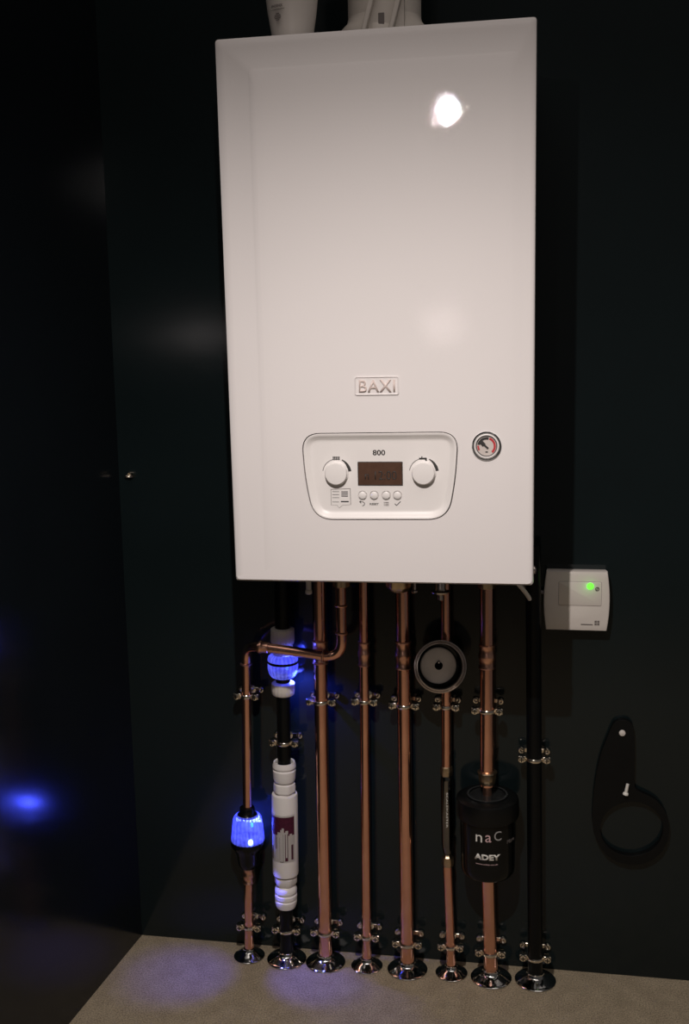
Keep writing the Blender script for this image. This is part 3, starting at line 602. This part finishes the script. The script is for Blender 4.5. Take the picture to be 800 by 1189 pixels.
# ------------------------------------------------------------------ receiver
ra, rb_ = at(631.5, 664.5, -.028), at(707.5, 732, -.028); rc = (ra+rb_)/2; rw = (rb_.x-ra.x)/2; rh = (at(668, 664.5, -.028).z-at(668, 733, -.028).z)/2
rv = thing('wireless_receiver', 'cream square wireless receiver with a green light, right of the boiler', 'receiver', (rc.x, 0, rc.z), rot=(0, -.004, 0))
def bulge(w_, h_, s):
    pts = []; n = 10
    for i in range(n+1): t = -1+2*i/n; pts.append(Vector((w_+s*(1-t*t)-s, t*h_)))
    for i in range(n+1): t = 1-2*i/n; pts.append(Vector((-(w_+s*(1-t*t)-s), t*h_)))
    return pts
bm = bmesh.new(); stack(bm, [(bulge(rw-.002, rh-.002, .004), .0), (bulge(rw-.001, rh-.001, .004), -.010), (bulge(rw, rh, .004), -.0245), (bulge(rw-.0008, rh-.0008, .004), -.0268), (bulge(rw-.0030, rh-.0030, .004), -.028)], True, True); obj('housing', bm, CREAM, rv)
def rp(x, y, Y=-.028): p = at(x, y, Y); return Vector((p.x-rc.x, p.z-rc.z))
a, b = rp(649, 675), rp(698, 703.5); bm = bmesh.new(); Lp = roundpoly(rect(a.x, b.y, b.x, a.y), .0025, 4)
stack(bm, [(Lp, -.0278), (Lp, -.0289), (inset(Lp, .0006), -.0292)]); fl_ = obj('flap', bm, CREAM, rv)
bm = bmesh.new(); o_ = inset(Lp, -.0004)
stack(bm, [(o_, -.0278), (o_, -.02825)]); obj('flap_gap', bm, GREYP, fl_, smooth=False)
c = rp(685.5, 680.5); bm = bmesh.new(); lathe(bm, [(.0052, .028), (.0052, .0300), (.0040, .0315), (0, .0322)], (c.x, 0, c.y), (0, -1, 0), 28, False); obj('status_light', bm, GREEN, rv)
pl('receiver_led_glow', (rc.x+c.x, -.040, rc.z+c.y), .0015, .003, (.15, 1, .08))
c = rp(693.5, 684); bm = bmesh.new(); arc(bm, c, .0016, .0034, 0, 359, -.029, -.0294, 20); bar(bm, (c.x-.002, c.y-.003), (c.x+.002, c.y+.003), .0012, -.029, -.0294); obj('flame_symbol', bm, GREYP, rv, smooth=False)
bm = bmesh.new(); c = rp(685, 725.3); box(bm, (c.x-.014, -.0284, c.y-.0009), (c.x+.004, -.0279, c.y+.0009)); c = rp(693, 723.5)
for i in (0, 1):
    for j in (0, 1): box(bm, (c.x-.0036+i*.004, -.0284, c.y-.0036+j*.004), (c.x-.0003+i*.004, -.0279, c.y-.0003+j*.004))
obj('maker_mark', bm, GREYP, rv, smooth=False)
# cables
def cable(label, pts, r, m):
    pts = [Vector(p) for p in pts]; o = bmesh.new(); sweep(o, [p-pts[-1] for p in bend(pts, .02, 6)], r, 14); ob = obj('cable', o, m, loc=pts[-1]); return tag(ob, label, 'cable', 'cables under the boiler')
cable('short pale sleeve end hanging under the right corner of the boiler', [(at(600, 676, -.06)), at(606, 683, -.055), at(611, 689, -.05), at(615.5, 696, -.045)], .0034, CREAM)
cable('grey cable running from the boiler corner into the receiver', [at(602, 677, -.02), at(612, 683, -.016), at(622, 686, -.014), at(637, 689, -.014)], .0028, mat('grey_cable', (.33, .29, .32), .45, noise=.05))

# ------------------------------------------------------------------ spanner hanging on the wall
SY = -.012
sp_ = thing('ring_spanner', 'black plastic ring spanner hanging from a screw at the right', 'spanner', at(722, 851, 0))
def S(x, y): p = at(x, y, SY)-sp_.location; return Vector((p.x, p.z))
outer = [S(*p) for p in [(709, 847), (712, 840.5), (717, 837), (724, 836), (731, 837.5), (735.5, 843), (736.5, 852), (737, 880), (736.5, 905), (737.5, 916), (743, 919.5), (752, 923.5), (762, 929), (770, 938), (775.5, 949), (777.5, 963), (775, 977), (769, 989), (759, 998), (746, 1003.5), (732, 1004.5), (717, 1001), (704, 993), (695, 981), (689.5, 968), (687.7, 955), (688, 938), (690, 915), (693.5, 893), (698.5, 873)]]
inner = [S(733.5+36.5*math.sin(a_), 962.5-31.5*math.cos(a_)) for a_ in [2*math.pi*i/48 for i in range(48)]]
def prism_hole(o_, i_, y0, y1):
    bm = bmesh.new(); R_ = []
    for y in (y0, y1):
        A_ = [bm.verts.new((p.x, y, p.y)) for p in o_]; B_ = [bm.verts.new((p.x, y, p.y)) for p in i_]; es = []
        for Q in (A_, B_):
            for k in range(len(Q)): es.append(bm.edges.new((Q[k], Q[(k+1) % len(Q)])))
        bmesh.ops.triangle_fill(bm, edges=es, use_beauty=True); R_.append((A_, B_))
    for j in (0, 1):
        A_, B_ = R_[0][j], R_[1][j]
        for k in range(len(A_)): bm.faces.new((A_[k], A_[(k+1) % len(A_)], B_[(k+1) % len(A_)], B_[k]))
    return bm
bm = prism_hole(roundpoly(outer, .004, 3), inner, -.001, SY); obj('spanner_body', bm, MATTB, sp_, bev=.0012)
t = tag(obj('screw', lathe(bmesh.new(), [(.0050, 0), (.0050, -.0010), (.0046, -.0024), (.0030, -.0032), (0, -.0034)], (0, 0, 0), (0, 1, 0), 28, False), CREAM, loc=at(722.5, 851, SY-.002)), 'round pale screw head holding up the black spanner', 'screw')
# small pale bolt clipped to the spanner
pa, pb = at(728.8, 910.5, SY-.005), at(726.3, 922.5, SY-.005); o = thing('bolt', 'small white bolt resting on the black spanner above its ring', 'bolt', pb)
bm = bmesh.new(); dl = (pa-pb); Lb = dl.length; lathe(bm, [(.0045, -.0002), (.0045, .0018), (.0040, .0028), (.0024, .0040)], (0, 0, 0), dl, 24, True); obj('bolt_head', bm, WPRINT, o)
bm = bmesh.new(); lathe(bm, [(.0024, .003), (.0026, Lb*.5), (.0024, Lb)], (0, 0, 0), dl, 20, True); obj('bolt_shank', bm, WPRINT, o)
# screw eye on the back wall by the corner
p = at(151, 551.5, -.008); e = thing('wall_screw', 'small chrome screw cap alone on the dark back wall by the left corner', 'screw', (p.x, 0, p.z))
bm = bmesh.new(); lathe(bm, [(.0056, -.0), (.0056, -.005), (.0048, -.009), (.0038, -.010), (.0022, -.009), (.0016, -.006), (0, -.006)], (0, 0, 0), (0, 1, 0), 28, False); obj('screw_cap', bm, CLIPM, e)
bm = bmesh.new(); lathe(bm, [(.0020, -.003), (.0028, -.001), (.0028, .001), (.0020, .003)], (-.006, -.006, -.0025), (1, 0, 0), 16); obj('catch', bm, CLIPM, e)
